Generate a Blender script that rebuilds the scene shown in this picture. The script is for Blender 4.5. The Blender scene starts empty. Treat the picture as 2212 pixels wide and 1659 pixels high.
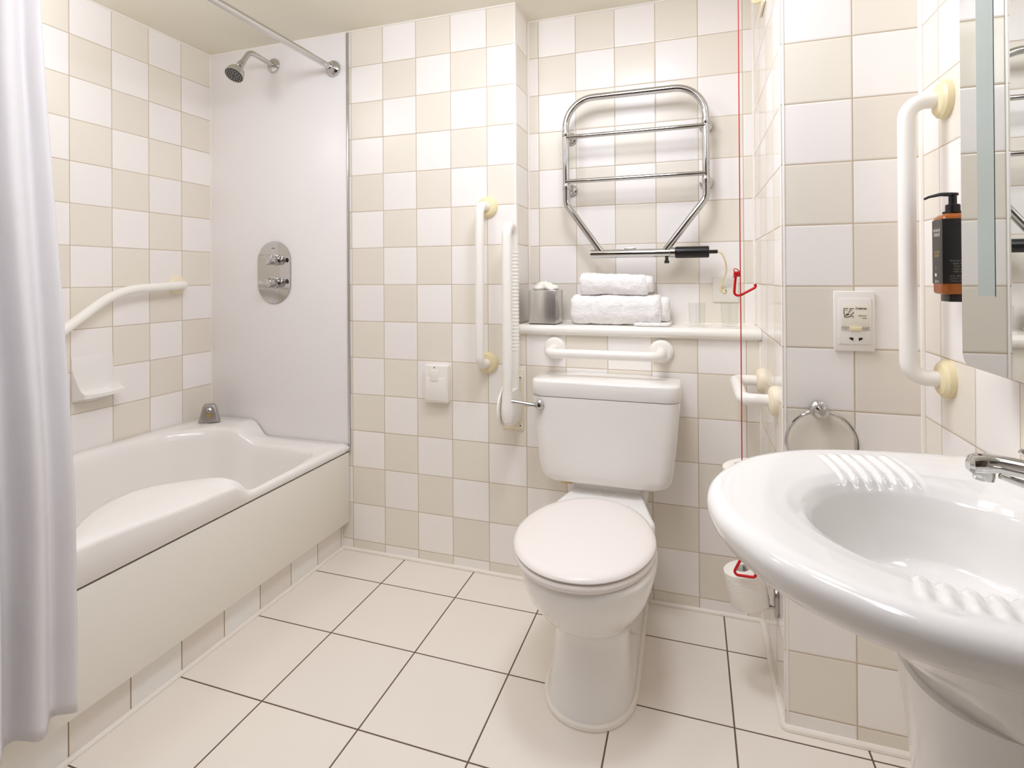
import bpy, bmesh, math, random
from mathutils import Vector, Matrix, noise, Quaternion
random.seed(4)
PI = math.pi
SC = bpy.context.scene
COL = SC.collection
V = Vector

# ------------------------------------------------------------------ materials
def srgb(r, g, b):
    f = lambda c: (c/255/12.92) if c/255 <= 0.04045 else ((c/255+0.055)/1.055)**2.4
    return (f(r), f(g), f(b), 1)

def new_mat(name):
    m = bpy.data.materials.new(name); m.use_nodes = True
    nt = m.node_tree; b = nt.nodes['Principled BSDF']
    return m, nt, b

def pmat(name, col, rough=.4, metal=0, coat=0, spec=.5, bump=None, trans=0, ior=1.45, var=0.0, sss=0, sheen=0):
    m, nt, b = new_mat(name)
    b.inputs['Base Color'].default_value = col
    b.inputs['Roughness'].default_value = rough
    b.inputs['Metallic'].default_value = metal
    b.inputs['Coat Weight'].default_value = coat
    b.inputs['Coat Roughness'].default_value = .05
    b.inputs['Specular IOR Level'].default_value = spec
    b.inputs['Transmission Weight'].default_value = trans
    b.inputs['IOR'].default_value = ior
    b.inputs['Sheen Weight'].default_value = sheen
    tc = nt.nodes.new('ShaderNodeTexCoord')
    if var:
        n = nt.nodes.new('ShaderNodeTexNoise'); n.inputs['Scale'].default_value = 9
        n.inputs['Detail'].default_value = 4
        nt.links.new(tc.outputs['Object'], n.inputs['Vector'])
        mx = nt.nodes.new('ShaderNodeMix'); mx.data_type = 'RGBA'
        mx.inputs[6].default_value = tuple(c*(1-var) for c in col[:3])+(1,)
        mx.inputs[7].default_value = tuple(min(1, c*(1+var*.6)) for c in col[:3])+(1,)
        nt.links.new(n.outputs['Fac'], mx.inputs[0]); nt.links.new(mx.outputs[2], b.inputs['Base Color'])
    if bump:
        sc, st, det = bump
        n = nt.nodes.new('ShaderNodeTexNoise'); n.inputs['Scale'].default_value = sc
        n.inputs['Detail'].default_value = det
        nt.links.new(tc.outputs['Object'], n.inputs['Vector'])
        bp = nt.nodes.new('ShaderNodeBump'); bp.inputs['Strength'].default_value = st
        bp.inputs['Distance'].default_value = .004
        nt.links.new(n.outputs['Fac'], bp.inputs['Height']); nt.links.new(bp.outputs['Normal'], b.inputs['Normal'])
    return m

class NG:
    """tiny math-node helper"""
    def __init__(s, nt): s.nt = nt
    def m(s, op, a, b=None, c=None):
        n = s.nt.nodes.new('ShaderNodeMath'); n.operation = op
        for i, v in enumerate((a, b, c)):
            if v is None: continue
            if isinstance(v, (int, float)): n.inputs[i].default_value = v
            else: s.nt.links.new(v, n.inputs[i])
        return n.outputs[0]
    def mix(s, f, a, b):
        n = s.nt.nodes.new('ShaderNodeMix'); n.data_type = 'RGBA'
        for k, v in ((0, f), (6, a), (7, b)):
            if isinstance(v, (tuple, float, int)): n.inputs[k].default_value = v
            else: s.nt.links.new(v, n.inputs[k])
        return n.outputs[2]

def tile_mat(name, x0, y0, z0, pitch, cA, cB, grout, gw, odd_white=True, rough=.24, floor=False, bevel=.006, checker=True):
    m, nt, b = new_mat(name); g = NG(nt)
    tc = nt.nodes.new('ShaderNodeTexCoord'); sx = nt.nodes.new('ShaderNodeSeparateXYZ')
    nt.links.new(tc.outputs['Object'], sx.inputs[0])
    geo = nt.nodes.new('ShaderNodeNewGeometry'); sn = nt.nodes.new('ShaderNodeSeparateXYZ')
    nt.links.new(geo.outputs['True Normal'], sn.inputs[0])
    X, Y, Z = sx.outputs
    if floor:
        u = g.m('DIVIDE', g.m('SUBTRACT', X, x0), pitch); v = g.m('DIVIDE', g.m('SUBTRACT', Y, y0), pitch)
    else:
        isx = g.m('GREATER_THAN', g.m('ABSOLUTE', sn.outputs[0]), .5)
        ux = g.m('DIVIDE', g.m('SUBTRACT', X, x0), pitch); uy = g.m('DIVIDE', g.m('SUBTRACT', Y, y0), pitch)
        u = g.m('ADD', g.m('MULTIPLY', uy, isx), g.m('MULTIPLY', ux, g.m('SUBTRACT', 1, isx)))
        v = g.m('DIVIDE', g.m('SUBTRACT', Z, z0), pitch)
    fu, fv = g.m('FLOOR', u), g.m('FLOOR', v)
    par = g.m('FLOORED_MODULO', g.m('ADD', fu, fv), 2)
    def edge(a):   # distance to the nearest joint in metres
        fr = g.m('FRACT', a)
        return g.m('MULTIPLY', g.m('MINIMUM', fr, g.m('SUBTRACT', 1, fr)), pitch)
    d = g.m('MINIMUM', edge(u), edge(v))
    mask = nt.nodes.new('ShaderNodeMapRange'); mask.inputs['From Min'].default_value = gw*.5*.8
    mask.inputs['From Max'].default_value = gw*.5*1.25
    nt.links.new(d, mask.inputs['Value'])
    wn = nt.nodes.new('ShaderNodeTexWhiteNoise'); wn.noise_dimensions = '2D'
    cv = nt.nodes.new('ShaderNodeCombineXYZ'); nt.links.new(fu, cv.inputs[0]); nt.links.new(fv, cv.inputs[1])
    nt.links.new(cv.outputs[0], wn.inputs['Vector'])
    base = g.mix(par, cA, cB) if odd_white else g.mix(par, cB, cA)
    if not checker: base = g.mix(0.0, cB, cB)
    no = nt.nodes.new('ShaderNodeTexNoise'); no.inputs['Scale'].default_value = 5; no.inputs['Detail'].default_value = 3
    nt.links.new(tc.outputs['Object'], no.inputs['Vector'])
    hs = nt.nodes.new('ShaderNodeHueSaturation')
    nt.links.new(base, hs.inputs['Color'])
    val = g.m('ADD', .965, g.m('ADD', g.m('MULTIPLY', wn.outputs['Value'], .035), g.m('MULTIPLY', no.outputs['Fac'], .03)))
    nt.links.new(val, hs.inputs['Value'])
    hue = g.m('ADD', .493, g.m('MULTIPLY', wn.outputs['Value'], .012)); nt.links.new(hue, hs.inputs['Hue'])
    # grout tone varies from place to place
    no2 = nt.nodes.new('ShaderNodeTexNoise'); no2.inputs['Scale'].default_value = 3; no2.inputs['Detail'].default_value = 5
    nt.links.new(tc.outputs['Object'], no2.inputs['Vector'])
    gd = tuple(c*.62 for c in grout[:3])+(1,); gl = tuple(min(1, c*1.2) for c in grout[:3])+(1,)
    gcol = g.mix(no2.outputs['Fac'], gd, gl)
    nt.links.new(g.mix(mask.outputs[0], gcol, hs.outputs[0]), b.inputs['Base Color'])
    rr = nt.nodes.new('ShaderNodeMapRange'); rr.inputs['To Min'].default_value = .8; rr.inputs['To Max'].default_value = rough
    nt.links.new(mask.outputs[0], rr.inputs['Value']); nt.links.new(rr.outputs[0], b.inputs['Roughness'])
    b.inputs['Specular IOR Level'].default_value = .35
    hb = nt.nodes.new('ShaderNodeMapRange'); hb.interpolation_type = 'SMOOTHERSTEP'
    hb.inputs['From Max'].default_value = bevel
    nt.links.new(d, hb.inputs['Value'])
    h2 = g.m('ADD', hb.outputs[0], g.m('MULTIPLY', no.outputs['Fac'], .5))
    bp = nt.nodes.new('ShaderNodeBump'); bp.inputs['Strength'].default_value = .35; bp.inputs['Distance'].default_value = .0015
    nt.links.new(h2, bp.inputs['Height']); nt.links.new(bp.outputs['Normal'], b.inputs['Normal'])
    return m

T_BEIGE = srgb(233, 227, 215); T_WHITE = srgb(243, 239, 236); GROUT = srgb(204, 188, 164)
M = {}
ZR = .045
M['tileA'] = tile_mat('tile_back', 0.0, .0, ZR, .15, T_BEIGE, T_WHITE, GROUT, .0026)
M['tileB'] = tile_mat('tile_recess', .6087, 0, ZR, .15, T_BEIGE, T_WHITE, GROUT, .0026)
M['tileL'] = tile_mat('tile_left', 0, -.1538, ZR, .15, T_BEIGE, T_WHITE, GROUT, .0026, odd_white=False)
M['tileC'] = tile_mat('tile_corner', 1.4004, -.155, ZR, .15, T_BEIGE, T_WHITE, GROUT, .0030, rough=.09)
M['tileE'] = tile_mat('tile_right', 0, -.532, ZR, .15, T_BEIGE, T_WHITE, GROUT, .0026)
M['tileP'] = tile_mat('tile_plinth', 0, -.1635, -.02, .15, srgb(232, 226, 219), srgb(238, 236, 232), srgb(160, 138, 100), .0030)
M['tileF'] = tile_mat('tile_floor', .0926, -.1829, 0, .2958, srgb(237, 230, 221), srgb(237, 230, 221), srgb(108, 90, 74), .0042,
                      rough=.28, floor=True, bevel=.004, checker=False)
M['ceiling'] = pmat('ceiling_paint', srgb(231, 226, 210), .7, bump=(60, .05, 2))
M['rear_dim'] = pmat('rear_wall_dim', srgb(104, 92, 80), .6, var=.03)  # dark tone stands in for a dim corridor mirrored in the chrome
M['ceramic'] = pmat('white_ceramic', srgb(240, 238, 235), .10, coat=.3, var=.01)
M['acrylic'] = pmat('white_acrylic', srgb(238, 235, 232), .16, coat=.15, var=.01)
M['panel'] = pmat('bath_panel_white', srgb(230, 226, 217), .38, var=.01)
M['sheet'] = pmat('shower_sheet_white', srgb(241, 238, 238), .30, var=.006)
M['plastic'] = pmat('white_plastic', srgb(238, 234, 228), .3, var=.01)
M['seat'] = pmat('seat_plastic', srgb(238, 232, 228), .27, var=.01)
M['bar'] = pmat('white_nylon', srgb(242, 239, 233), .3, var=.01)
M['cream'] = pmat('cream_plastic', srgb(232, 219, 180), .4, var=.03)
M['cream2'] = pmat('pale_cream_plastic', srgb(238, 228, 204), .42, var=.03)
M['shelf'] = pmat('shelf_laminate', srgb(242, 239, 232), .22, var=.01)
M['silicone'] = pmat('white_silicone', srgb(240, 235, 227), .35, bump=(70, .15, 2))
M['chrome'] = pmat('chrome', (.58, .575, .565, 1), .06, 1, var=.02)
M['chrome_soft'] = pmat('satin_chrome', (.60, .592, .575, 1), .16, 1, var=.03)
M['box_chrome'] = pmat('brushed_box_chrome', (.72, .71, .68, 1), .22, .85, var=.02)
M['chrome_dull'] = pmat('dull_metal', (.50, .48, .46, 1), .28, 1, var=.05)
M['brass'] = pmat('brass', (.55, .40, .16, 1), .35, 1, var=.1)
M['dark_rubber'] = pmat('grey_rubber', srgb(72, 70, 66), .5, var=.05)
M['black'] = pmat('black_plastic', srgb(22, 21, 22), .3, var=.05)
M['blackm'] = pmat('black_hole', srgb(18, 12, 10), .6)
M['red'] = pmat('red_plastic', srgb(203, 14, 20), .32, var=.03)
M['redc'] = pmat('red_cord', srgb(196, 48, 48), .7, bump=(900, .4, 1))
M['paper'] = pmat('tissue_paper', srgb(242, 238, 230), .85, bump=(160, .5, 4))
M['gap'] = pmat('gap_shade', srgb(60, 50, 40), .8)
M['oak'] = pmat('dark_door_wood', srgb(62, 44, 32), .45, var=.12)
M['amber'] = pmat('amber_bottle', srgb(158, 84, 20), .12, spec=.6, var=.12)
M['label'] = pmat('charcoal_label', srgb(70, 66, 62), .42, var=.03)
M['label_dark'] = pmat('black_label', srgb(16, 15, 15), .4, var=.03)
M['inkw'] = pmat('pale_ink', srgb(225, 222, 214), .6)
M['inkg'] = pmat('gold_ink', srgb(196, 160, 96), .5)
M['inkb'] = pmat('black_ink', srgb(30, 26, 24), .6)
M['inkn'] = pmat('grey_ink', srgb(120, 112, 100), .6)
M['plateface'] = pmat('socket_print', srgb(236, 230, 214), .4, var=.01)
M['drain'] = pmat('drain_black', srgb(45, 42, 40), .4)
M['frost'] = pmat('frosted_strip', (.50, .58, .57, 1), .30, .75, var=.03)
M['edge'] = pmat('corroded_edge', srgb(120, 98, 76), .6, var=.3)
M['mirror'] = pmat('mirror_silver', (.80, .815, .79, 1), .015, 1)
def thin_glass():
    m, nt, b = new_mat('thin_glass')
    tr = nt.nodes.new('ShaderNodeBsdfTransparent'); tr.inputs[0].default_value = (.985, .99, .985, 1)
    gl = nt.nodes.new('ShaderNodeBsdfGlossy'); gl.inputs['Roughness'].default_value = .03
    lw = nt.nodes.new('ShaderNodeLayerWeight'); g = NG(nt); fac = g.m('ADD', .03, g.m('MULTIPLY', g.m('POWER', lw.outputs['Facing'], 5.0), .55))
    mx = nt.nodes.new('ShaderNodeMixShader')
    nt.links.new(fac, mx.inputs[0]); nt.links.new(tr.outputs[0], mx.inputs[1]); nt.links.new(gl.outputs[0], mx.inputs[2])
    nt.links.new(mx.outputs[0], nt.nodes['Material Output'].inputs[0]); nt.nodes.remove(b)
    return m
M['glass'] = thin_glass()
M['towel'] = pmat('terry_towel', srgb(250, 248, 247), .95, bump=(210, 1.0, 4), sheen=.2)
M['hem'] = pmat('woven_hem', srgb(240, 235, 230), .8, bump=(900, .5, 2))

def curtain_mat():
    m, nt, b = new_mat('curtain_fabric')
    b.inputs['Base Color'].default_value = srgb(229, 228, 231); b.inputs['Roughness'].default_value = .55
    tr = nt.nodes.new('ShaderNodeBsdfTranslucent'); tr.inputs[0].default_value = srgb(245, 240, 238)
    mx = nt.nodes.new('ShaderNodeMixShader'); mx.inputs[0].default_value = .22
    out = nt.nodes['Material Output']
    tc = nt.nodes.new('ShaderNodeTexCoord'); n = nt.nodes.new('ShaderNodeTexNoise')
    n.inputs['Scale'].default_value = 14; n.inputs['Detail'].default_value = 5
    nt.links.new(tc.outputs['Object'], n.inputs['Vector'])
    bp = nt.nodes.new('ShaderNodeBump'); bp.inputs['Strength'].default_value = .25; bp.inputs['Distance'].default_value = .01
    nt.links.new(n.outputs['Fac'], bp.inputs['Height']); nt.links.new(bp.outputs[0], b.inputs['Normal'])
    nt.links.new(b.outputs[0], mx.inputs[1]); nt.links.new(tr.outputs[0], mx.inputs[2]); nt.links.new(mx.outputs[0], out.inputs[0])
    return m
M['curtain'] = curtain_mat()

# ------------------------------------------------------------------ mesh helpers
def obj(name, bm, mat, parent=None, angle=28, recalc=True):
    if recalc: bmesh.ops.recalc_face_normals(bm, faces=bm.faces)
    me = bpy.data.meshes.new(name); bm.to_mesh(me); bm.free()
    mats = mat if isinstance(mat, (list, tuple)) else [mat]
    for k in mats: me.materials.append(M[k])
    for p in me.polygons: p.use_smooth = True
    me.set_sharp_from_angle(angle=math.radians(angle))
    o = bpy.data.objects.new(name, me); COL.objects.link(o)
    if parent is not None:
        o.parent = parent
        o.location = -root_loc(parent)
    return o

def root_loc(p):
    v = V((0, 0, 0)); q = p
    while q is not None: v += q.location; q = q.parent
    return v

def tag(o, label=None, cat=None, group=None, kind=None):
    if label: o['label'] = label
    if cat: o['category'] = cat
    if group: o['group'] = group
    if kind: o['kind'] = kind
    return o

def thing(name, label, cat, loc, group=None):
    o = bpy.data.objects.new(name, None); COL.objects.link(o)
    o.location = loc; o.empty_display_size = .05
    return tag(o, label, cat, group)

def struct(name, bm, mat, **k): return tag(obj(name, bm, mat, **k), kind='structure')

def copy_tree(o, parent=None):
    c = o.copy(); COL.objects.link(c)
    if parent: c.parent = parent
    for ch in list(o.children): copy_tree(ch, c)
    return c

def add_box(bm, a, b, bev=0, segs=2):
    a, b = V(a), V(b)
    r = bmesh.ops.create_cube(bm, size=1)
    vs = r['verts']
    for v in vs:
        v.co = V((a[i] + (v.co[i]+.5)*(b[i]-a[i]) for i in range(3)))
    if bev:
        es = list({e for v in vs for e in v.link_edges})
        bmesh.ops.bevel(bm, geom=es, offset=bev, segments=segs, profile=.5, affect='EDGES')
    return bm

def box(a, b, bev=0, segs=2): return add_box(bmesh.new(), a, b, bev, segs)

def ring_faces(bm, r0, r1, closed=True):
    n = len(r0)
    for i in range(n if closed else n-1):
        j = (i+1) % n
        bm.faces.new((r0[i], r0[j], r1[j], r1[i]))

def loft(bm, rings, cap0=True, cap1=True, closed=True):
    vr = [[bm.verts.new(p) for p in r] for r in rings]
    for a, b in zip(vr, vr[1:]): ring_faces(bm, a, b, closed)
    for c, r in ((cap0, vr[0]), (cap1, vr[-1])):
        if c:
            ctr = sum((v.co for v in r), V((0, 0, 0)))/len(r)
            cv = bm.verts.new(ctr); n = len(r)
            for i in range(n): bm.faces.new((r[i], r[(i+1) % n], cv))
    return vr

def fillet(pts, rad, n=7):
    pts = [V(p) for p in pts]; out = [pts[0]]
    for i in range(1, len(pts)-1):
        r = rad[i-1] if isinstance(rad, (list, tuple)) else rad
        p, a, b = pts[i], pts[i-1], pts[i+1]
        d1, d2 = (a-p).normalized(), (b-p).normalized()
        ang = d1.angle(d2)
        if r <= 0 or ang > PI-.01: out.append(p); continue
        t = min(r/math.tan(ang/2), (a-p).length*.98, (b-p).length*.98); rr = t*math.tan(ang/2)
        c = p + (d1+d2).normalized()*(rr/math.sin(ang/2))
        s, e = p+d1*t-c, p+d2*t-c
        tot = s.angle(e); ax = s.cross(e).normalized()
        for k in range(n+1):
            out.append(c + Quaternion(ax, tot*k/n) @ s)
    out.append(pts[-1]); return out

def add_tube(bm, path, r, segs=16, cap=True, closed=False, radii=None):
    path = [V(p) for p in path]; n = len(path)
    T = []
    for i in range(n):
        if closed: t = path[(i+1) % n]-path[i-1]
        else: t = path[min(i+1, n-1)]-path[max(i-1, 0)]
        T.append(t.normalized())
    nrm = T[0].orthogonal().normalized(); rings = []
    for i in range(n):
        if i:
            q = T[i-1].rotation_difference(T[i]); nrm = (q @ nrm)
        nrm = (nrm - T[i]*nrm.dot(T[i])).normalized(); bn = T[i].cross(nrm)
        rr = radii[i] if radii else r
        rings.append([bm.verts.new(path[i] + (nrm*math.cos(2*PI*k/segs)+bn*math.sin(2*PI*k/segs))*rr) for k in range(segs)])
    for a, b in zip(rings, rings[1:]): ring_faces(bm, a, b)
    if closed:
        a, b = rings[-1], rings[0]
        off = min(range(segs), key=lambda s: (a[0].co-b[s].co).length)
        ring_faces(bm, a, b[off:]+b[:off])
    elif cap:
        bm.faces.new(rings[0]); bm.faces.new(rings[-1])
    return bm

def tube(path, r, segs=16, **k): return add_tube(bmesh.new(), path, r, segs, **k)

def add_lathe(bm, prof, origin, axis, segs=32, cap0=True, cap1=True):
    axis = V(axis).normalized(); o = V(origin); a = axis.orthogonal().normalized(); b = axis.cross(a)
    rings = []
    for r, h in prof:
        rings.append([o+axis*h+(a*math.cos(2*PI*k/segs)+b*math.sin(2*PI*k/segs))*max(r, 1e-5) for k in range(segs)])
    vr = [[bm.verts.new(p) for p in rg] for rg in rings]
    for p, q in zip(vr, vr[1:]): ring_faces(bm, p, q)
    if cap0: bm.faces.new(vr[0])
    if cap1: bm.faces.new(vr[-1])
    return bm

def lathe(prof, origin, axis, segs=32, cap0=True, cap1=True): return add_lathe(bmesh.new(), prof, origin, axis, segs, cap0, cap1)

def add_prism(bm, poly, normal_from, normal_to, bev=0, segs=2):
    """poly: list of points on a plane; extruded by vector normal_to - normal_from"""
    d = V(normal_to)-V(normal_from)
    v0 = [bm.verts.new(V(p)) for p in poly]; v1 = [bm.verts.new(V(p)+d) for p in poly]
    f0 = bm.faces.new(v0); f1 = bm.faces.new(v1[::-1]); ring_faces(bm, v0, v1)
    if bev:
        es = list(f0.edges)+list(f1.edges)
        bmesh.ops.bevel(bm, geom=es, offset=bev, segments=segs, profile=.5, affect='EDGES')
    return bm

def rrect(cx, cy, w, h, r, n=6):
    out = []
    for qx, qy, a0 in ((1, 1, 0), (-1, 1, 90), (-1, -1, 180), (1, -1, 270)):
        for k in range(n+1):
            a = math.radians(a0+90*k/n)
            out.append((cx+qx*(w/2-r)+r*math.cos(a), cy+qy*(h/2-r)+r*math.sin(a)))
    return out

def catmull(pts, n, closed=True):
    pts = [V(p) for p in pts]; out = []; m = len(pts); segs = m if closed else m-1
    # parameterised by chord length so the samples are even
    dense = []
    for i in range(segs):
        p0, p1, p2, p3 = (pts[(i-1) % m] if closed or i > 0 else pts[0]), pts[i], pts[(i+1) % m], (pts[(i+2) % m] if closed or i+2 < m else pts[-1])
        for k in range(12):
            t = k/12
            dense.append(.5*((2*p1)+(-p0+p2)*t+(2*p0-5*p1+4*p2-p3)*t*t+(-p0+3*p1-3*p2+p3)*t**3))
    if not closed: dense.append(pts[-1])
    L = [0]
    lst = dense+[dense[0]] if closed else dense
    for a, b in zip(lst, lst[1:]): L.append(L[-1]+(b-a).length)
    tot = L[-1]; j = 0
    cnt = n if closed else n-1
    for k in range(n):
        s = tot*k/cnt
        while j < len(L)-2 and L[j+1] < s: j += 1
        f = (s-L[j])/max(L[j+1]-L[j], 1e-9)
        out.append(lst[j].lerp(lst[j+1], min(1, f)))
    return out

def text_mesh(body, size, loc, xdir, ydir, mat, parent, name, align='CENTER', bold=0, label=None):
    cu = bpy.data.curves.new(name, 'FONT'); cu.body = body; cu.size = size; cu.align_x = align; cu.align_y = 'CENTER'
    cu.offset = bold; cu.resolution_u = 3
    tmp = bpy.data.objects.new('tmp', cu); COL.objects.link(tmp)
    dg = bpy.context.evaluated_depsgraph_get(); dg.update()
    me = bpy.data.meshes.new_from_object(tmp.evaluated_get(dg)); bpy.data.objects.remove(tmp)
    x, y = V(xdir).normalized(), V(ydir).normalized(); z = x.cross(y)
    mt = Matrix((x, y, z)).transposed().to_4x4(); mt.translation = V(loc)
    me.transform(mt); me.materials.clear(); me.materials.append(M[mat])
    o = bpy.data.objects.new(name, me); COL.objects.link(o)
    if parent is not None: o.parent = parent; o.location = -root_loc(parent)
    return o

# ------------------------------------------------------------------ room shell
XL, XA, YB, XC, YD, XE, ZC = -.898, .566, .1646, 1.395, -.4412, 1.691, 2.145
YR = -2.35
bm = box((XL-.12, 0, -.1), (XA, .32, ZC+.1)); add_box(bm, (XA, 0, -.1), (XC+.02, YB, .912))
struct('wall_back', bm, 'tileA')
struct('wall_recess', box((XA, YB, .90), (XC+.02, .32, ZC+.1)), 'tileB')
struct('wall_left', box((XL-.12, YR, -.1), (XL, 0, ZC+.1)), 'tileL')
struct('wall_corner', box((XC, YD, -.1), (XE+.16, .32, ZC+.1)), 'tileC')
struct('wall_right', box((XE, YR, -.1), (XE+.16, YD, ZC+.1)), 'tileE')
struct('wall_rear', box((XL-.12, YR-.12, -.1), (XE+.16, YR, ZC+.1)), 'rear_dim')
struct('wall_end', box((XL, -1.90, 0), (.15, -1.79, ZC)), 'tileL')
struct('floor', box((XL-.12, YR-.12, -.12), (XE+.16, .3, 0)), 'tileF')
struct('ceiling', box((XL-.12, YR-.12, ZC), (XE+.16, .32, ZC+.12)), 'ceiling')
d = struct('unseen_door', box((.45, YR, .005), (1.50, YR+.04, 2.03), .003), 'oak')  # unseen door, added dark for the chrome to reflect
obj('door_handle', tube(fillet([(.54, YR+.04, 1.0), (.54, YR+.09, 1.0), (.66, YR+.09, 1.0)], .02), .009), 'chrome', d)

# trims: white corner beads, mastic along the joints
def bead(name, path, r, mat='silicone'): return struct(name, tube(path, r, 10), mat)
def corner_trim(name, x, y, z0, z1, dx, dy, w=.008):
    # quarter-round tile trim on an outer corner
    pts = [(x-dx*w, y-dy*0-dy*.001)] 
    bm = bmesh.new(); n = 6
    poly = [(x, y), ]
    poly = [(x-dx*w, y+dy*.0012, 0)]
    for k in range(n+1):
        a = PI/2*k/n
        poly.append((x-dx*w+dx*(w+.0012)*math.sin(a), y-dy*w+dy*(w+.0012)*math.cos(a), 0))
    poly.append((x-dx*w, y-dy*w, 0))
    add_prism(bm, [(px, py, z0) for px, py, _ in poly], (0, 0, z0), (0, 0, z1))
    return struct(name, bm, 'plastic')
corner_trim('trim_1', XA, 0, .948, ZC, 1, -1)
corner_trim('trim_2', XC, YD, 0.0, ZC, -1, -1)
bead('trim_3', [(XA+.001, YB-.001, .95), (XA+.001, YB-.001, ZC)], .005)
bead('trim_4', [(XC-.001, YB-.001, .95), (XC-.001, YB-.001, ZC)], .006)
bead('trim_5', [(XC-.001, -.001, .01), (XC-.001, -.001, .91)], .006)
bead('trim_6', [(XE-.001, YD-.001, .0), (XE-.001, YD-.001, ZC)], .007)
bead('trim_7', [(XL+.001, -.001, .5), (XL+.001, -.001, ZC)], .005)
z = ZC-.001
bead('trim_8', [(XL, 0-.001, z), (XA+.001, -.001, z), (XA+.001, YB-.001, z), (XC, YB-.001, z)], .005)
bead('trim_9', [(XL+.001, 0, z), (XL+.001, YR, z)], .005)
bead('trim_10', [(XC-.001, YB, z), (XC-.001, YD-.001, z), (XE, YD-.001, z)], .005)
z = .004
bead('baseboard_back', [(-.2, -.002, z), (.80, -.002, z)], .008)
bead('baseboard_back_right', [(1.03, -.002, z), (XC, -.002, z)], .008)
bead('baseboard_corner', fillet([(XC-.003, 0, z), (XC-.003, YD-.003, z), (XE, YD-.003, z)], .01), .009)
bead('baseboard_bath', [(-.198, 0, z), (-.198, -1.79, z)], .008)
bead('baseboard_right', [(XE-.002, YD, z), (XE-.002, YR, z)], .008)
struct('baseboard_left', box((-.26, -1.78, 0), (-.20, -.001, .15)), 'tileP')

# ------------------------------------------------------------------ shower wall sheet
t = thing('wall_lining', 'white plastic sheet lining the wall behind the shower and bath end', 'wall panel', (-.53, 0, .44))
obj('sheet', box((XL+.002, -.004, .40), (-.168, -.0003, ZC-.002), .0008), 'sheet', t)
obj('edge_strip', box((-.170, -.0065, .40), (-.160, -.0003, ZC-.006), .0015), 'chrome_soft', t)

# ------------------------------------------------------------------ bathtub
def smooth(a, b, x):
    t = max(0, min(1, (x-a)/(b-a))); return t*t*(3-2*t)
bath = thing('bathtub', 'white acrylic bath with a raised wide armrest along its open side', 'bath', (-.53, -.87, 0))
inner = [(-.213, -.200, .437), (-.196, -.30, .437), (-.190, -.42, .437), (-.188, -.525, .438), (-.190, -.570, .478), (-.222, -.605, .500),
         (-.276, -.636, .502), (-.338, -.695, .503), (-.378, -.757, .504), (-.380, -.815, .504), (-.364, -.875, .504), (-.321, -.948, .504),
         (-.274, -1.005, .504), (-.245, -1.08, .504), (-.235, -1.25, .505), (-.24, -1.45, .505), (-.27, -1.62, .505), (-.36, -1.68, .508),
         (-.54, -1.69, .51), (-.73, -1.67, .512), (-.825, -1.58, .512), (-.842, -1.4, .512), (-.842, -1.1, .512), (-.842, -.66, .511),
         (-.838, -.42, .509), (-.815, -.31, .507), (-.755, -.225, .506), (-.700, -.175, .505), (-.640, -.158, .503), (-.600, -.150, .495), (-.560, -.132, .458),
         (-.520, -.117, .440), (-.400, -.120, .438), (-.275, -.133, .437), (-.230, -.155, .437)]
N = 240
inn = catmull(inner, N)
ox0, ox1, oy0, oy1 = XL+.003, -.163, -1.785, -.007
def zout(x, y):
    if x > ox1-.02:
        if y > -.70: return .437+.042*smooth(-.535, -.605, y)+.006*smooth(-.6, -.7, y)
        return .485+.02*smooth(-.7, -1.05, y)
    if y > oy1-.02: return .440+.066*smooth(-.575, -.655, x)
    return .512
outp = []
for p in inn:
    cx = max(-.56, min(-.50, p.x)); cy = max(-1.42, min(-.36, p.y))
    c = V((cx, cy, 0)); d = V((p.x, p.y, 0))-c
    if p.x > -.42 and -1.5 < p.y < -.22: d = V((1, 0, 0)); c.y = p.y
    elif p.x < -.65 and -1.5 < p.y < -.40: d = V((-1, 0, 0)); c.y = p.y
    ts = []
    if d.x > 1e-6: ts.append((ox1-c.x)/d.x)
    if d.x < -1e-6: ts.append((ox0-c.x)/d.x)
    if d.y > 1e-6: ts.append((oy1-c.y)/d.y)
    if d.y < -1e-6: ts.append((oy0-c.y)/d.y)
    q = c+d*min(x for x in ts if x > 0)
    outp.append(q)
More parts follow.
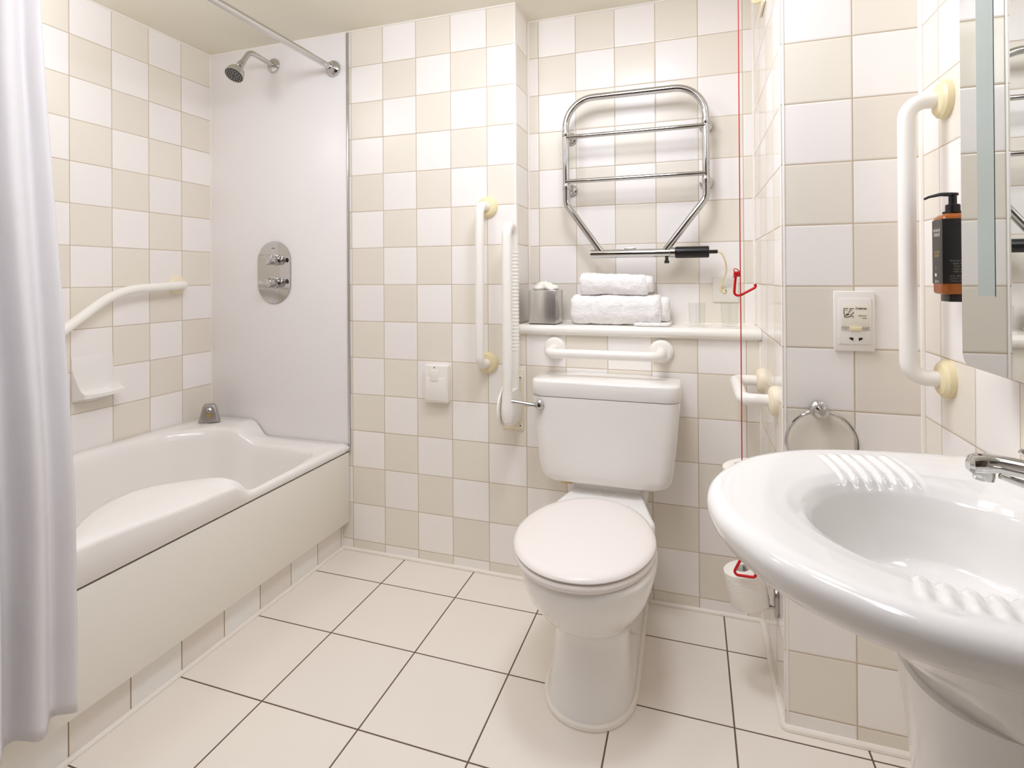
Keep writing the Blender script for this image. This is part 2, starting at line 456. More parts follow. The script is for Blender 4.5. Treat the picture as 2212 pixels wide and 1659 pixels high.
# snap nearest samples to the four corners
for cxy in ((ox0, oy0), (ox0, oy1), (ox1, oy0), (ox1, oy1)):
    k = min(range(N), key=lambda i: (outp[i].x-cxy[0])**2+(outp[i].y-cxy[1])**2)
    outp[k] = V((cxy[0], cxy[1], 0))
cen = V((-.53, -.85, 0))
def clampi(q, m):
    return V((max(ox0+m, min(ox1-m, q.x)), max(oy0+m, min(oy1-m, q.y)), 0))
rings = [[] for _ in range(15)]
for p, q in zip(inn, outp):
    zo = zout(q.x, q.y); zi = p.z
    pin = V((p.x, p.y, 0))
    nd = (V((max(-.56, min(-.50, p.x)), max(-1.42, min(-.36, p.y)), 0))-pin)
    nd = nd.normalized() if nd.length > 1e-6 else V((0, 0, 0))
    def at(v, z): return V((v.x, v.y, z))
    rings[14].append(at(q, zo-.0145))
    rings[0].append(at(clampi(q, .004), .408)); rings[1].append(at(q, .411)); rings[2].append(at(q, zo-.010))
    rings[3].append(at(clampi(q, .0030), zo-.0035)); rings[4].append(at(clampi(q, .010), zo))
    w = clampi(q, .010)
    rings[5].append(at(w.lerp(pin, .45), zo+(zi-zo)*smooth(0, 1, .45)))
    rings[6].append(at(w.lerp(pin, .88), zo+(zi-zo)*smooth(0, 1, .95)))
    rings[7].append(at(pin, zi-.0025)); rings[8].append(at(pin+nd*.008, zi-.012))
    rings[9].append(at(pin+nd*.016, zi-.04))
    rings[10].append(at(pin+nd*.045, .27)); rings[11].append(at(pin+nd*.068, .16)); rings[12].append(at(pin+nd*.105, .118))
    rings[13].append(at((pin+nd*.105).lerp(V((-.53, max(-1.4, min(-.4, p.y)), 0)), .6), .108))
rings.insert(2, rings.pop(14))
bm = bmesh.new(); loft(bm, rings, cap0=False, cap1=False)
# bath floor
es = [e for e in bm.edges if e.is_boundary and e.verts[0].co.z < .2]
bmesh.ops.holes_fill(bm, edges=es, sides=0)
obj('tub', bm, 'acrylic', bath, angle=60)
obj('bath_panel', box((-.187, -1.78, .118), (-.165, -.004, .4035), .002), 'panel', bath)
obj('gap_shade_strip', box((-.186, -1.775, .372), (-.179, -.012, .411)), 'gap', bath)  # dark strip put in for the shade between rim and panel
# chrome grip on the inner edge
g = tube(fillet([(-.262, -1.00, .487), (-.285, -1.02, .512), (-.285, -1.19, .512), (-.258, -1.21, .487)], .02), .008)
tag(obj('grip_handle', g, 'chrome', bath), 'chrome grip handle')
# end overflow plate
obj('waste', lathe([(.03, 0), (.03, .003), (.012, .005)], (-.53, -.42, .106), (0, 0, 1), 24), 'chrome', bath)

# bath spout: grey metal wedge at the back corner of the rim
sp = thing('bath_spout', 'grey wedge-shaped metal spout on the back corner of the bath rim', 'bath spout', (-.79, -.105, .508))
c0 = V((-.793, -.114, .5085)); fx = V((.735, .678, 0)).normalized(); fy = V((.678, -.735, 0)).normalized()   # fx along the face, fy towards the camera
def trap(w, d, z, back=.0): 
    return [c0+fx*sx*w/2+fy*(sy*d/2-back)+V((0, 0, z)) for sx, sy in ((-1, -1), (1, -1), (1, 1), (-1, 1))]
bm = bmesh.new()
rr = []
for w, dd, z in ((.084, .050, 0), (.082, .050, .006), (.067, .044, .038), (.055, .038, .062), (.046, .032, .072), (.034, .022, .0765)):
    base = rrect(0, 0, w, dd, min(dd, w)*.22, 4)
    rr.append([c0+fx*a+fy*b+V((0, 0, z)) for a, b in base])
loft(bm, rr)
obj('spout_body', bm, 'chrome_dull', sp)
fc = c0+fy*.0215+V((0, 0, .052))
bm = lathe([(.012, -.006), (.0125, .002), (.010, .006), (.004, .008)], fc, fy+V((0, 0, .25)), 20)
tag(obj('button', bm, 'chrome', sp), 'chrome round button')
bm = bmesh.new()
pl = [c0+fy*.0245+V((0, 0, .040))+fx*a+V((0, 0, b)) for a, b in ((-.014, 0), (.014, 0), (.004, -.018), (-.003, -.019))]
add_prism(bm, pl, (0, 0, 0), tuple(-fy*.006))
tag(obj('brownish_slot', bm, 'brass', sp), 'brownish slot')  # brown-coloured slot piece on the spout face
for s in (-1, 1): obj('rivet', lathe([(.0035, -.002), (.003, .002)], c0+fx*.028*s+fy*.0245+V((0, 0, .012)), fy, 10), 'chrome', sp)

# ------------------------------------------------------------------ shower curtain and rod
XRD, ZRD = -.231, 1.998
t = thing('shower_rod', 'chrome curtain rod running from the shower wall over the bath edge', 'curtain rod', (XRD, 0, ZRD))
obj('rod', tube([(XRD, -.008, ZRD), (XRD, -1.788, ZRD)], .0125, 24), 'chrome_soft', t)
fp = [(.034, .0005), (.034, .004), (.031, .011), (.021, .017), (.0165, .024), (.0165, .036), (.0125, .036)]
fl = obj('wall_flange', lathe(fp, (XRD, -.004, ZRD), (0, -1, 0), 32), 'chrome', t)
obj('wall_flange', lathe(fp, (XRD, -1.789, ZRD), (0, 1, 0), 32), 'chrome', t)

ct = thing('shower_curtain', 'white fabric shower curtain gathered at the near end of the bath', 'shower curtain', (-.15, -1.3, .175))
# plan of the gathered cloth: zig-zag of pleats
plan = []
fold = [(0.000, -1.104), (.016, -1.107), (.006, -1.121), (-.012, -1.136), (-.004, -1.147), (.024, -1.168), (.030, -1.186), (.010, -1.201), (-.022, -1.212), (-.024, -1.226),
        (.006, -1.246), (.034, -1.262), (.030, -1.280), (-.004, -1.292), (-.028, -1.306), (-.014, -1.328), (.026, -1.345), (.034, -1.366), (.0, -1.384),
        (-.028, -1.398), (-.012, -1.42), (.028, -1.44), (.03, -1.46), (-.004, -1.478), (-.028, -1.50), (.0, -1.525), (.03, -1.55), (.01, -1.575), (-.026, -1.60),
        (-.01, -1.63), (.028, -1.66), (.01, -1.69), (-.02, -1.72), (.0, -1.75)]
pc = catmull([(a, b, 0) for a, b in fold], 150, closed=False)
bm = bmesh.new(); rows = []
NZ = 70
for j in range(NZ+1):
    f = j/NZ; zz = .178+(1.972-.178)*f
    xb = -.122+(XRD+.122)*smooth(.22, 1.0, f)**.85
    row = []
    for i, p in enumerate(pc):
        s = i/(len(pc)-1)
        amp = 1.0-.35*f
        nx = noise.noise(V((s*9, zz*1.3, 3.1)))*.010*(1-f*.5)+noise.noise(V((s*30, zz*6, 7)))*.0022
        ny = noise.noise(V((s*7, zz*1.1, 9.3)))*.010*(1-f*.3)
        edgew = 1-smooth(0, .06, s)
        x = xb+p.x*amp+nx*(1-.6*edgew); y = p.y+ny*(1-.8*edgew)
        hem = -.006*math.cos(s*60)+.012*noise.noise(V((s*8, 0, 1)))
        z2 = zz+hem*(1-f)**6
        row.append(bm.verts.new((x, y, z2)))
    rows.append(row)
for a, b in zip(rows, rows[1:]): ring_faces(bm, a, b, closed=False)
cl = obj('cloth', bm, 'curtain', ct, angle=180)
sol = cl.modifiers.new('thickness', 'SOLIDIFY'); sol.thickness = .0012
for k in range(11):
    y = -1.12-k*.061
    pth = [(XRD+.021*math.cos(a), y, ZRD-.004+.021*math.sin(a)) for a in [2*PI*i/20 for i in range(20)]]
    obj('ring', tube(pth, .0018, 6, closed=True), 'plastic', ct)

# ------------------------------------------------------------------ shower fittings
sh = thing('fixed_shower', 'chrome shower head with dark face on a bent wall arm', 'shower head', (-.539, -.004, 2.05))
F = V((-.5385, -.004, 2.0505))
obj('wall_flange', lathe([(.031, 0), (.031, .003), (.027, .009), (.013, .012)], F, (0, -1, 0), 32), 'chrome', sh)
pa = fillet([F, F+V((-.006, -.130, .012)), F+V((-.010, -.168, -.046))], .035, 10)
obj('arm', tube(pa, .0105, 18), 'chrome_soft', sh)
d = (pa[-1]-pa[-2]).normalized(); e = pa[-1]
ax = (d+V((0.10, -.10, -.15))).normalized()
obj('collar', lathe([(.0115, -.006), (.013, .0), (.013, .010), (.0125, .0105), (.0125, .013), (.0155, .014), (.0155, .026), (.011, .030)], e, d, 24), 'chrome', sh)
obj('seal_ring', lathe([(.0132, .0106), (.0134, .0118), (.0132, .013)], e, d, 24, cap0=False, cap1=False), 'dark_rubber', sh)
hb = e+d*.026
obj('head_body', lathe([(.011, 0), (.014, .004), (.022, .014), (.031, .026), (.0355, .040), (.037, .050), (.0365, .054), (.034, .0545)], hb, ax, 40), 'chrome_soft', sh)
fc = hb+ax*.0535
fp_ = obj('face_plate', lathe([(.0345, -.004), (.0345, .001), (.032, .0025), (.006, .0035)], fc, ax, 40), 'dark_rubber', sh)
bm = bmesh.new(); u1 = ax.orthogonal().normalized(); u2 = ax.cross(u1)
for r, n in ((.0275, 16), (.019, 10), (.010, 6)):
    for k in range(n):
        a = 2*PI*k/n
        o = fc+ax*.003+(u1*math.cos(a)+u2*math.sin(a))*r
        tdir = (-u1*math.sin(a)+u2*math.cos(a))
        p = [o+tdir*s*(.0030)+(u1*math.cos(a)+u2*math.sin(a))*q*.0010 for s, q in ((-1, -1), (1, -1), (1, 1), (-1, 1))]
        add_prism(bm, p, (0, 0, 0), tuple(ax*.0015))
tag(obj('nozzles', bm, 'chrome', fp_), 'pale spray nozzles in rings')

vp = thing('shower_valve', 'oval chrome shower control plate with two lever knobs', 'shower valve', (-.5395, -.004, 1.15))
W, H = .171, .268
poly = []
for k in range(41):
    a = PI*k/40; poly.append((-.5395+W/2*math.cos(a), -.0045, 1.15+(H-W)/2+W/2*math.sin(a)))
for k in range(41):
    a = PI+PI*k/40; poly.append((-.5395+W/2*math.cos(a), -.0045, 1.15-(H-W)/2+W/2*math.sin(a)))
bm = bmesh.new(); add_prism(bm, poly, (0, 0, 0), (0, -.007, 0), .002, 2)
obj('plate', bm, 'chrome', vp)
obj('maker_mark', box((-.548, -.0121, 1.2535), (-.532, -.0114, 1.2560)), 'inkb', vp)
for zz, tilt in ((1.2035, .0), (1.1045, .06)):
    o = V((-.537, -.0115, zz))
    kn = obj('knob', lathe([(.026, 0), (.026, .004), (.0215, .006), (.0205, .020), (.022, .023), (.022, .044), (.0205, .048), (.004, .049)], o, (0, -1, 0), 36), 'chrome', vp)
    bm = tube([o+V((.012, -.034, 0)), o+V((.040, -.036, tilt*.1))], .0105, 18)
    obj('lever', bm, 'chrome', kn)
    obj('stud', lathe([(.007, 0), (.007, .010), (.005, .012)], o+V((-.020, -.034, 0)), (-1, 0, 0), 16), 'chrome', kn)

# ------------------------------------------------------------------ grab bars
def flange_prof(r=.040): return [(r, 0), (r, .006), (r*.96, .012), (r*.80, .018), (r*.52, .021), (.017, .021)]
def grab_bar(name, label, path, rad, ends, fmat, r=.016, base=None, fr=.040, seam=True):
    t = thing(name, label, 'grab bar', base or ends[0][0], 'white grab bars on the walls')
    obj('rail', tube(fillet(path, rad, 10), r, 24), 'bar', t)
    for o, ax in ends:
        f = obj('wall_flange', lathe(flange_prof(fr), o, ax, 40), fmat, t)
        tag(f, 'cream round wall cover' if fmat != 'bar' else None)
    return t
X = XL+.062
grab_bar('grab_bar', 'cranked white grab bar on the tiles above the bath',
         [(XL+.01, -.183, 1.099), (X, -.183, 1.099), (X, -.478, 1.083), (X, -.93, .765), (XL+.01, -.93, .765)], [.03, .30, .03],
         [((XL, -.183, 1.099), (1, 0, 0)), ((XL, -.93, .765), (1, 0, 0))], 'cream2', .0165)
grab_bar('grab_bar', 'upright white grab bar with cream ends left of the toilet',
         [(.452, -.01, 1.388), (.450, -.082, 1.388), (.447, -.082, .800), (.450, -.01, .800)], .035,
         [((.452, 0, 1.388), (0, -1, 0)), ((.450, 0, .800), (0, -1, 0))], 'cream', .016)
grab_bar('grab_bar', 'level white grab bar just under the shelf behind the cistern',
         [(.711, -.01, .865), (.711, -.12, .861), (1.083, -.12, .861), (1.083, -.01, .865)], .035,
         [((.711, 0, .865), (0, -1, 0)), ((1.083, 0, .866), (0, -1, 0))], 'bar', .016)
grab_bar('grab_bar', 'short level grab bar with cream ends by the red cord',
         [(XC-.01, -.045, .789), (XC-.083, -.045, .789), (XC-.083, -.335, .787), (XC-.01, -.335, .787)], .03,
         [((XC, -.045, .789), (-1, 0, 0)), ((XC, -.335, .787), (-1, 0, 0))], 'cream2', .0165)
grab_bar('grab_bar', 'tall upright white grab bar beside the mirror and soap bottle',
         [(XE-.01, -.571, 1.488), (XE-.072, -.571, 1.488), (XE-.072, -.571, .903), (XE-.01, -.571, .903)], .036,
         [((XE, -.571, 1.488), (-1, 0, 0)), ((XE, -.571, .903), (-1, 0, 0))], 'cream', .0165)

# hinged drop-down rail folded up against the wall
hr = thing('hinged_support_rail', 'white hinged support rail folded upright next to the cistern', 'support rail', (.57, 0, .66))
obj('wall_plate', box((.506, -.006, .556), (.590, 0, .778), .002), 'cream2', hr)
for zz in (.751, .573):
    s = obj('screw', lathe([(.0075, 0), (.007, .0025), (.0045, .0035)], (.578, -.006, zz), (0, -1, 0), 18), 'bar', hr)
    obj('screw_head', lathe([(.0032, .0032), (.0028, .0042)], (.578, -.006, zz), (0, -1, 0), 12), 'dark_rubber', s)
XH = .569
pth = fillet([(XH, -.128, .62), (XH, -.128, 1.306), (XH, -.050, 1.306), (XH+.002, -.050, .69)], .038, 12)
obj('rail', tube(pth, .0172, 24), 'bar', hr)
bm = bmesh.new()
for k in range(28):
    zz = .86+k*.0130
    add_lathe(bm, [(.0170, -.0045), (.0184, -.002), (.0184, .002), (.0170, .0045)], (XH+.0012, -.050, zz), (0, 0, 1), 18, False, False)
tag(obj('ribbed_grip', bm, 'bar', hr), 'ribbed grip sleeve')
for xx, nm in ((.538, 'hinge_cheek'), (.592, 'hinge_cheek')):
    poly = [(xx, -.006, .598), (xx, -.060, .590), (xx, -.105, .593), (xx, -.140, .614), (xx, -.155, .642), (xx, -.152, .676), (xx, -.130, .706), (xx, -.085, .738), (xx, -.006, .775)]
    pp = catmull(poly, 40, closed=False)
    bm = bmesh.new(); add_prism(bm, [tuple(p) for p in pp], (0, 0, 0), (.006 if xx < .56 else .004, 0, 0), .0012, 1)
    if xx < .56: obj(nm, bm, 'bar', hr)
    else: bm.free()
bm = bmesh.new(); rr = []
for zz, w, y0, y1 in ((.597, .022, -.09, -.050), (.603, .036, -.125, -.030), (.618, .044, -.143, -.020), (.642, .047, -.150, -.012), (.665, .046, -.150, -.012), (.688, .042, -.147, -.018), (.708, .038, -.1465, -.03), (.722, .0355, -.1455, -.035)):
    rr.append([(XH+a, b, zz) for a, b in rrect(0, (y0+y1)/2, w, y1-y0, min(w, y1-y0)*.45, 5)])
loft(bm, rr)
obj('hinge_body', bm, 'bar', hr)

# ------------------------------------------------------------------ soap dish on the left wall
sd = thing('soap_dish', 'white ceramic soap dish set into the tiles above the bath', 'soap dish', (XL, -.527, .72))
y0, y1 = -.6015, -.4555
obj('back_tile', box((XL, y0, .6965), (XL+.003, y1, .8435), .001), 'ceramic', sd)
bm = bmesh.new(); nu, nv = 40, 18
top, bot = [], []
for i in range(nu+1):
    u = -1+2*i/nu; yy = (y0+y1)/2+u*.0725
    rt, rb = [], []
    dep = .072*(1-.08*abs(u)**4)
    for j in range(nv+1):
        w = j/nv
        lift = (.085*abs(u)**9)*(1-w)**1.5+.003*u**4*w
        dish = -.010*math.sin(PI*min(1, w*1.05))*(1-u*u)
        zz = .712+lift+dish+.010*(1-w)**2+.004*w**4
        rt.append(bm.verts.new((XL+.002+dep*w, yy, zz)))
        zb = .712-.008-.024*(1-w)**1.3*(1-.4*u*u)
        rb.append(bm.verts.new((XL+.002+dep*w*.985, yy, min(zb, zz-.006))))
    top.append(rt); bot.append(rb)
for a_, b_ in zip(top, top[1:]): ring_faces(bm, a_, b_, False)
for a_, b_ in zip(bot, bot[1:]): ring_faces(bm, a_, b_, False)
for k in range(nu): bm.faces.new((top[k][-1], top[k+1][-1], bot[k+1][-1], bot[k][-1]))
for s_ in (0, -1):
    for j in range(nv): bm.faces.new((top[s_][j], top[s_][j+1], bot[s_][j+1], bot[s_][j]))
obj('dish', bm, 'ceramic', sd, angle=70)

# ------------------------------------------------------------------ call-reset unit on the back wall
sw = thing('wall_reset_unit', 'white plastic reset button box on the tiled wall beyond the bath', 'wall switch', (.245, 0, .71))
obj('housing', box((.195, -.032, .640), (.2945, -.0002, .785), .006, 3), 'plastic', sw)
obj('cover', box((.2005, -.0345, .648), (.289, -.030, .737), .002), 'plastic', sw)
obj('push_button', box((.222, -.0365, .722), (.256, -.030, .766), .0025), 'plastic', sw)
obj('indicator', lathe([(.0025, 0), (.002, .0015)], (.239, -.032, .776), (0, -1, 0), 12), 'dark_rubber', sw)

# ------------------------------------------------------------------ toilet
TX = .915
to = thing('toilet', 'white close-coupled toilet with closed lid below the shelf', 'toilet', (TX, -.35, 0))
def pan_ring(hw, y0, y1, z, yw=None, hb=None, n=48, cx=TX, sq=2.2):
    """egg outline: front tip y0 (towards the camera), back y1, half width hw at yw, half width hb at the back"""
    yw = yw if yw is not None else y0+.2; hb = hb if hb is not None else hw*.8
    pts = []
    m = n//2
    for k in range(m+1):           # front half, right to left
        a = PI*k/m
        pts.append((cx+hw*math.copysign(abs(math.cos(a))**(2/sq), math.cos(a)), yw-(yw-y0)*abs(math.sin(a))**(2/sq), z))
    q = n//4
    for k in range(1, q+1):        # left side to the back
        t_ = k/q; pts.append((cx-(hw+(hb-hw)*smooth(0, 1, t_)), yw+(y1-yw)*t_, z))
    for k in range(0, q):
        t_ = 1-k/q; pts.append((cx+(hw+(hb-hw)*smooth(0, 1, t_)), yw+(y1-yw)*t_, z))
    return pts
bm = bmesh.new()
prof = [  # hw, front y, back y, z, yw, hb
    (.116, -.596, -.03, .000, -.44, .110), (.114, -.592, -.03, .012, -.44, .108), (.107, -.580, -.03, .05, -.44, .104), (.102, -.565, -.03, .11, -.43, .102),
    (.101, -.556, -.03, .17, -.42, .100), (.104, -.558, -.03, .200, -.42, .100), (.120, -.590, -.03, .222, -.43, .100), (.139, -.632, -.03, .254, -.45, .100),
    (.158, -.670, -.03, .296, -.47, .100), (.171, -.693, -.03, .338, -.475, .102), (.177, -.704, -.03, .366, -.478, .105), (.179, -.706, -.03, .382, -.48, .108),
    (.176, -.703, -.032, .3915, -.48, .108), (.169, -.695, -.036, .395, -.48, .104)]
loft(bm, [pan_ring(a, b, c, z, yw, hb) for a, b, c, z, yw, hb in prof])
obj('pan', bm, 'ceramic', to, angle=60)
# rear deck joining pan and cistern, dished behind the hinges
bm = bmesh.new()
def deck(z, g): 
    return [(TX-.116-g, -.012, z), (TX+.112+g, -.012, z), (TX+.113+g, -.115, z), (TX+.148+g, -.26, z), (TX+.162+g, -.33, z), (TX+.10, -.36, z), (TX-.10, -.36, z), (TX-.162-g, -.33, z), (TX-.150-g, -.26, z), (TX-.118-g, -.115, z)]
def rc(pts, n=60): return catmull(pts, n)
loft(bm, [rc(deck(.33, -.012)), rc(deck(.37, -.002)), rc(deck(.402, 0)), rc(deck(.411, -.004)), rc(deck(.413, -.012)), rc(deck(.409, -.022))])
obj('rear_deck', bm, 'ceramic', to, angle=60)
def seat_ring(z, g, y1=-.222):
    pts = []
    cy, hw, f, b = -.478, .188+g, .241+g, .250+g
    for k in range(72):
        a = 2*PI*k/72; c, s = math.cos(a), math.sin(a)
        if s <= 0: pts.append((TX+hw*math.copysign(abs(c)**.95, c)-.010, cy+f*s, z))
        else:
            pts.append((TX+hw*math.copysign(abs(c)**(.95), c)*(1-.10*s)-.010, cy+b*math.copysign(abs(s)**.90, s), z))
    return pts
bm = bmesh.new(); loft(bm, [seat_ring(.396, -.012), seat_ring(.398, -.004), seat_ring(.406, 0), seat_ring(.4135, -.002), seat_ring(.4160, -.008)])
obj('seat', bm, 'seat', to, angle=60)
bm = bmesh.new(); loft(bm, [seat_ring(.4185, -.011), seat_ring(.4195, -.005), seat_ring(.4235, -.0015), seat_ring(.4285, -.004), seat_ring(.4330, -.014), seat_ring(.4350, -.034), seat_ring(.4362, -.085)])
obj('lid', bm, 'seat', to, angle=60)
for s in (-1, 1): obj('hinge', lathe([(.013, 0), (.013, .014), (.010, .018)], (TX+s*.075-.006, -.236, .402), (0, 0, 1), 20), 'seat', to)
# cistern
def cis(hw, y0, z, r=.045, dx=0):
    y1 = -.004; out = []
    pts = rrect(TX-.008+dx, (y0+y1)/2, 2*hw, y1-y0, r, 6)
    return [(a, b, z) for a, b in pts]
bm = bmesh.new()
loft(bm, [cis(.165, -.155, .4440, .030), cis(.190, -.170, .4465, .038), cis(.206, -.177, .457, .042), cis(.2145, -.181, .476, .044), cis(.220, -.184, .515, .045), cis(.2300, -.188, .61, .045), cis(.2385, -.190, .71, .045), cis(.239, -.190, .7265, .045)])
obj('cistern', bm, 'ceramic', to, angle=50)
obj('cistern_foot', box((TX-.11, -.115, .405), (TX+.105, -.006, .447), .004), 'ceramic', to)
bm = bmesh.new()
loft(bm, [cis(.2395, -.190, .7285, .045), cis(.2410, -.1915, .731, .045), cis(.2405, -.1910, .772, .045), cis(.2390, -.1895, .7775, .045), cis(.2350, -.186, .7800, .043), cis(.1, -.12, .7812, .02)])
obj('cistern_lid', bm, 'ceramic', to, angle=50)
lv = V((.701, -.190, .698))
fl = obj('flush_lever', lathe([(.016, 0), (.016, .004), (.0115, .008), (.0105, .020), (.006, .022)], lv, (0, -1, 0), 24), 'chrome', to)
obj('handle', tube([lv+V((0, -.013, 0)), lv+V((-.030, -.016, .004)), lv+V((-.062, -.022, .009)), lv+V((-.088, -.026, .012))], .006, 12, radii=[.0075, .0062, .0055, .0066]), 'chrome', fl)
bm = bmesh.new(); add_lathe(bm, [(.011, 0), (.014, .004), (.014, .010), (.006, .012), (.006, .024)], (.768, -.085, .416), (0, 0, 1), 8)
add_box(bm, (.748, -.090, .410), (.788, -.080, .422), .003)
tag(obj('wing_nut', bm, 'brass', to), 'brass fixing nut under the cistern')
pr = pan_ring(.118, -.600, -.002, .004, -.44, .114, 64)
keep = pr
obj('sealant', tube([V(p) for p in keep], .0085, 8, closed=True), 'silicone', to)

# ------------------------------------------------------------------ shelf and what stands on it
ZS = .948
sf = thing('shelf', 'long white laminate shelf with rounded front edge above the toilet', 'shelf', (.98, .06, .912))
prof = [(YB-.0005, .9125)]
for k in range(13):
    a = -PI/2-PI*k/12
    prof.append((-.006+.0178*math.cos(a), .9303+.0177*math.sin(a)))
prof.append((YB-.0005, ZS))
bm = bmesh.new(); add_prism(bm, [(XA+.0105, y, z) for y, z in prof], (0, 0, 0), (XC-XA-.011, 0, 0))
obj('board', bm, 'shelf', sf)
obj('sealant', tube([(XA+.012, YB-.002, ZS+.001), (XC-.002, YB-.002, ZS+.001)], .004, 8), 'silicone', sf)

tb = thing('tissue_box', 'square chrome tissue box cover at the left end of the shelf', 'tissue box', (.665, .045, ZS))
R = Matrix.Rotation(math.radians(-2), 4, 'Z'); R.translation = V((.6645, .046, ZS))
bm = box((-.0515, -.0515, .0035), (.0515, .0515, .126), .0012); bm.transform(R)
obj('cover', bm, 'box_chrome', tb)
bm = box((-.049, -.049, 0), (.049, .049, .0045)); bm.transform(R)
obj('base', bm, 'black', tb)
bm = bmesh.new(); rows = []
for i in range(9):
    f = i/8; row = []
    for k in range(48):
        a = 2*PI*k/48
        r = .040*(1-f)**.75+.003
        wob = 1+.28*noise.noise(V((math.cos(a)*2.1, math.sin(a)*2.1, f*3)))+.16*math.sin(a*5+f*2)
        row.append(V((math.cos(a)*r*wob-.004, math.sin(a)*r*wob*.7, .1262+.030*f**.7+.008*noise.noise(V((math.cos(a)*3, math.sin(a)*3, f*2+5)))*f+(.005*math.sin(a*3) if 0 < i < 7 else 0))))
    rows.append(row)
loft(bm, rows); bm.transform(R)
tag(obj('tissue', bm, 'paper', tb, angle=180), 'crumpled white tissue poking out')

def towel_mesh(x0, x1, y0, y1, z0, z1, seed, r, sagm=0.0, taper=0.0, nx=110, nc=112, droop=0.0):
    bm = bmesh.new(); rings = []
    for i in range(nx+1):
        u = i/nx; e = min(u, 1-u)*(x1-x0)
        sh = 1-(1-min(1, e/.016))**2.2*.16
        ring = []
        pts = rrect(0, 0, (y1-y0)*sh, (z1-z0)*sh, min(r, (z1-z0)*.46)*sh, nc//4-1)
        for (a, b) in pts:
            p = V((x0+(x1-x0)*u, (y0+y1)/2+a, (z0+z1)/2+b))
            n = noise.noise(V((p.x*22+seed, p.y*26, p.z*26)))*.0040+noise.noise(V((p.x*70, p.y*60+seed, p.z*60)))*.0022+noise.noise(V((p.x*260, p.y*260+seed, p.z*260)))*.0009
            c = V((p.x, (y0+y1)/2, (z0+z1)/2)); dd = (p-c).normalized()
            p += dd*n
            top = max(0, b/((z1-z0)/2))
            p.z -= top*(sagm*4*u*(1-u)) + taper*u*top
            p.z += droop*(4*u*(1-u)-1)*min(0, b/((z1-z0)/2))
            p.x += .005*noise.noise(V((a*30, b*30, seed)))*(1 if e < .012 else 0)
            p.z = max(p.z, z0+.0005)
            ring.append(p)
        rings.append(ring)
    loft(bm, rings); return bm
tw = thing('folded_towel', 'larger white folded towel lying directly on the shelf', 'towel', (.92, .075, ZS), group='folded towels on the shelf')
obj('cloth', towel_mesh(.762, 1.078, .010, .150, ZS+.001, 1.058, 1.0, .045, .003), 'towel', tw, angle=180)
obj('inner_fold', towel_mesh(1.02, 1.108, .022, .146, ZS+.012, 1.048, 5.0, .040), 'towel', tw, angle=180)
obj('bottom_flap', towel_mesh(.99, 1.112, .004, .140, ZS+.001, ZS+.013, 9.0, .006, nx=20), 'towel', tw, angle=180)
bm = bmesh.new()
for k in range(14):
    a = -.03+k*.0075
    add_lathe(bm, [(.0022, -.003), (.0035, 0), (.0022, .003)], (1.079, .0085+.0012*math.sin(k*2), ZS+.012+k*.0070), (0, 0, 1), 8)
tag(obj('stitched_edge', bm, 'hem', tw), 'corded hem stitching')
tw2 = thing('folded_towel', 'smaller white folded towel lying on top of the larger one', 'towel', (.915, .085, 1.058), group='folded towels on the shelf')
obj('cloth', towel_mesh(.795, 1.034, .020, .148, 1.0555, 1.138, 14.0, .036, .002, .010, droop=-.006), 'towel', tw2, angle=180)
obj('inner_fold', towel_mesh(.99, 1.052, .030, .144, 1.064, 1.124, 18.0, .028), 'towel', tw2, angle=180)

gl0 = None
for (gx, gy, lab) in ((1.199, .056, 'clear glass tumbler on the shelf, next to the towels'), (1.303, .048, 'clear glass tumbler on the shelf, behind the red cord')):
    if gl0 is None:
        gl0 = thing('glass_tumbler', lab, 'glass', (gx, gy, ZS+.0022), group='glass tumblers on the shelf')
        pr = [(.0005, 0), (.0235, 0), (.0255, .002), (.0285, .078), (.0282, .0795), (.0268, .079), (.0240, .010), (.0225, .0085), (.0005, .0085)]
        obj('tumbler', lathe(pr, (gx, gy, ZS+.0022), (0, 0, 1), 40, cap0=False, cap1=False), 'glass', gl0, angle=30)
        co0 = obj('paper_coaster', lathe([(.033, 0), (.034, .001), (.033, .0018)], (0, 0, 0), (0, 0, 1), 32), 'paper')
        co0.location = (gx, gy, ZS+.0002); tag(co0, 'white paper coaster under the left glass tumbler', 'coaster', 'paper coasters on the shelf')
    else:
        c = copy_tree(gl0); c.location = (gx, gy, ZS+.0022); c['label'] = lab
        c = copy_tree(co0); c.location = (gx, gy, ZS+.0002); c['label'] = 'white paper coaster under the right glass tumbler'

# ------------------------------------------------------------------ heated towel rail
YT = YB-.088
tr = thing('heated_towel_rail', 'chrome heated towel rail on the recessed wall above the shelf', 'towel rail', (.985, YB, 1.205))
pth = fillet([(.872, YT, 1.206), (.738, YT, 1.395), (.737, YT, 1.786), (1.2325, YT, 1.786), (1.2325, YT, 1.395), (1.088, YT, 1.206)], [.05, .105, .105, .05], 12)
obj('frame', tube(pth, .0125, 24), 'chrome', tr)
for zz in (1.645, 1.479): obj('crossbar', tube([(.738, YT-.004, zz), (1.232, YT-.004, zz)], .0085, 18), 'chrome', tr)
obj('bottom_tube', lathe([(.012, -.001), (.0155, 0), (.0158, .003), (.0158, .280), (.0185, .282), (.0185, .298), (.015, .299)], (.829, YT, 1.206), (1, 0, 0), 28), 'chrome', tr)
he = obj('heater_housing', lathe([(.018, 0), (.0205, .001), (.0205, .110), (.018, .112)], (1.1285, YT, 1.206), (1, 0, 0), 32), 'black', tr)
obj('cable_gland', lathe([(.0065, .110), (.0065, .138), (.004, .140)], (1.1285, YT, 1.206), (1, 0, 0), 16), 'black', he)
obj('rating_screw', lathe([(.003, 0), (.003, .001)], (1.140, YT-.0205, 1.206), (0, -1, 0), 10), 'chrome', he)
